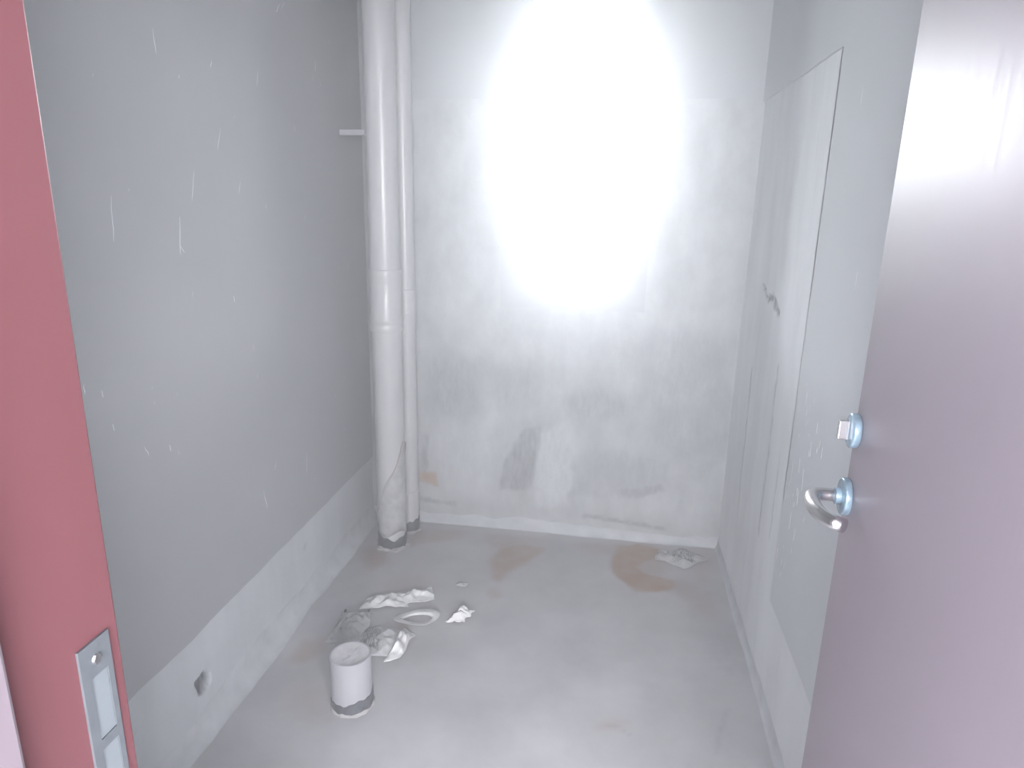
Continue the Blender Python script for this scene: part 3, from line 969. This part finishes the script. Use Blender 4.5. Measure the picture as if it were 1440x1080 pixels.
# white carrier bag, twisted into a strip, with a loop handle
wb = tag(empty('plastic_bag', (-0.68, 2.06, 0)), 'twisted milky white plastic bag with a loop handle lying behind the pipe stub', 'bag')
crumple('bag_body', [(-0.145, -0.060), (0.020, -0.010), (0.000, 0.075), (-0.140, 0.010)], 0.026, 'whitefilm', wb, 4.0, freq=24)
crumple('bag_flap', [(-0.015, -0.010), (0.105, 0.040), (0.070, 0.125), (-0.020, 0.066)], 0.026, 'whitefilm', wb, 9.0, freq=22)
pts = []
for k in range(29):
    a = math.radians(150) + 2 * math.pi * k / 28
    pts.append((0.072 + 0.062 * math.cos(a) + 0.004 * math.sin(3 * a), -0.080 + 0.036 * math.sin(a) + 0.18 * 0.062 * math.cos(a), 0.008 + 0.005 * math.sin(2 * a)))
vs, fs = [], []
for k, p in enumerate(pts[:-1]):
    a = math.radians(150) + 2 * math.pi * k / 28
    nrm = Vector((math.cos(a), math.sin(a), 0))
    wd = 0.011 + 0.004 * math.sin(2 * a + 0.5)
    for t, hz in ((-1, 0.0), (-0.4, 0.009), (0.3, 0.004), (1, 0.010)):
        q = Vector(p) + nrm * wd * t
        vs.append((q.x, q.y, max(0.002, q.z - 0.004 + hz)))
nn = len(pts) - 1
for k in range(nn):
    for t in range(3):
        fs.append((k * 4 + t, ((k + 1) % nn) * 4 + t, ((k + 1) % nn) * 4 + t + 1, k * 4 + t + 1))
h = mesh_obj('loop_handle', vs, fs, 'whitefilm', wb, True)
h.modifiers.new('thickness', 'SOLIDIFY').thickness = 0.0008

# clear bag with grey printing right behind the stub
cb = tag(empty('printed_bag', (-0.69, 1.85, 0)), 'crumpled clear plastic bag with grey printing directly behind the pipe stub', 'bag')
crumple('bag_body', [(-0.09, -0.105), (0.075, -0.070), (0.055, 0.065), (-0.065, 0.055)], 0.028, 'printfilm', cb, 14.0, freq=18)
crumple('bag_edge', [(0.045, -0.110), (0.085, -0.090), (0.105, 0.050), (0.055, 0.075)], 0.040, 'whitefilm', cb, 21.0, n=20, m=30, freq=22)
# clear wrapper with two dark spots
cw = tag(empty('clear_wrapper', (-0.815, 1.925, 0)), 'thin clear wrapper with two dark spots left of the printed bag', 'wrapper')
crumple('film', [(-0.055, -0.125), (0.055, -0.105), (0.050, 0.060), (-0.050, 0.045)], 0.034, 'clearfilm', cw, 33.0, freq=20)
for sx, sy in ((-0.043, 0.035), (0.037, 0.052)):
    bm = bmesh.new()
    bmesh.ops.create_icosphere(bm, subdivisions=2, radius=0.006)
    for v in bm.verts:
        v.co = Vector((v.co.x * 0.75 + sx, v.co.y * 1.3 + sy, v.co.z * 0.8 + 0.022))
    lp(from_bm('dark_spot', bm, 'black', None, True), cw)

# crumpled tissue and a paper scrap
ts = tag(empty('crumpled_tissue', (-0.470, 2.015, 0)), 'small crumpled white tissue right of the loop-handled bag', 'tissue')
crumple('tissue_fold', [(-0.042, -0.035), (0.030, -0.020), (0.036, 0.020), (-0.020, 0.010)], 0.030, 'paper', ts, 41.0, n=22, m=18, freq=45, fold=1.3)
crumple('tissue_fold', [(-0.012, 0.000), (0.038, 0.008), (0.042, 0.050), (0.000, 0.046)], 0.034, 'paper', ts, 52.0, n=20, m=18, freq=45, fold=1.3)
sc_ = crumple('paper_scrap', [(-0.022, -0.012), (0.020, -0.004), (0.024, 0.014), (-0.016, 0.012)], 0.008, 'fillet', None, 61.0, n=12, m=8, freq=50)
sc_.location = (-0.505, 2.225, 0.0)
tag(sc_, 'tiny pale paper scrap beyond the crumpled tissue', 'scrap')

# printed bag by the right-hand stain
rb = tag(empty('printed_bag', (0.335, 2.585, 0)), 'flat crumpled pale printed bag on the brown stain in the right corner', 'bag')
crumple('bag_body', [(-0.095, -0.015), (0.000, -0.085), (0.105, 0.010), (0.015, 0.085)], 0.026, 'printfilm2', rb, 71.0, freq=22)
crumple('bag_edge', [(-0.105, -0.030), (-0.050, -0.045), (-0.040, 0.050), (-0.085, 0.055)], 0.018, 'clearfilm', rb, 83.0, n=18, m=18, freq=26)

# ------------------------------------------------------------------ scattering haze added to imitate lens bloom round the window
m, t, p = nt('bloom_haze')
t.nodes.remove(p)
vo = t.nodes.new('ShaderNodeVolumeScatter')
vo.inputs['Density'].default_value = 0.225
vo.inputs['Anisotropy'].default_value = 0.90
vo.inputs['Color'].default_value = (0.97, 0.97, 1.0, 1)
vo2 = t.nodes.new('ShaderNodeVolumeScatter')
vo2.inputs['Density'].default_value = 0.03
vo2.inputs['Anisotropy'].default_value = 0.5
ad = t.nodes.new('ShaderNodeAddShader')
link(t, vo.outputs[0], ad.inputs[0])
link(t, vo2.outputs[0], ad.inputs[1])
link(t, ad.outputs[0], t.nodes['Material Output'].inputs['Volume'])
MT['haze'] = m
hz = box('bloom_haze', (XL + 0.0068, YF + 0.03, -0.05), (XR - 0.0092, YB - 0.0054, ZC + 0.05), 'haze')
hz['kind'] = 'stuff'
hz['label'] = 'pale scattering haze added to imitate lens bloom round the window'
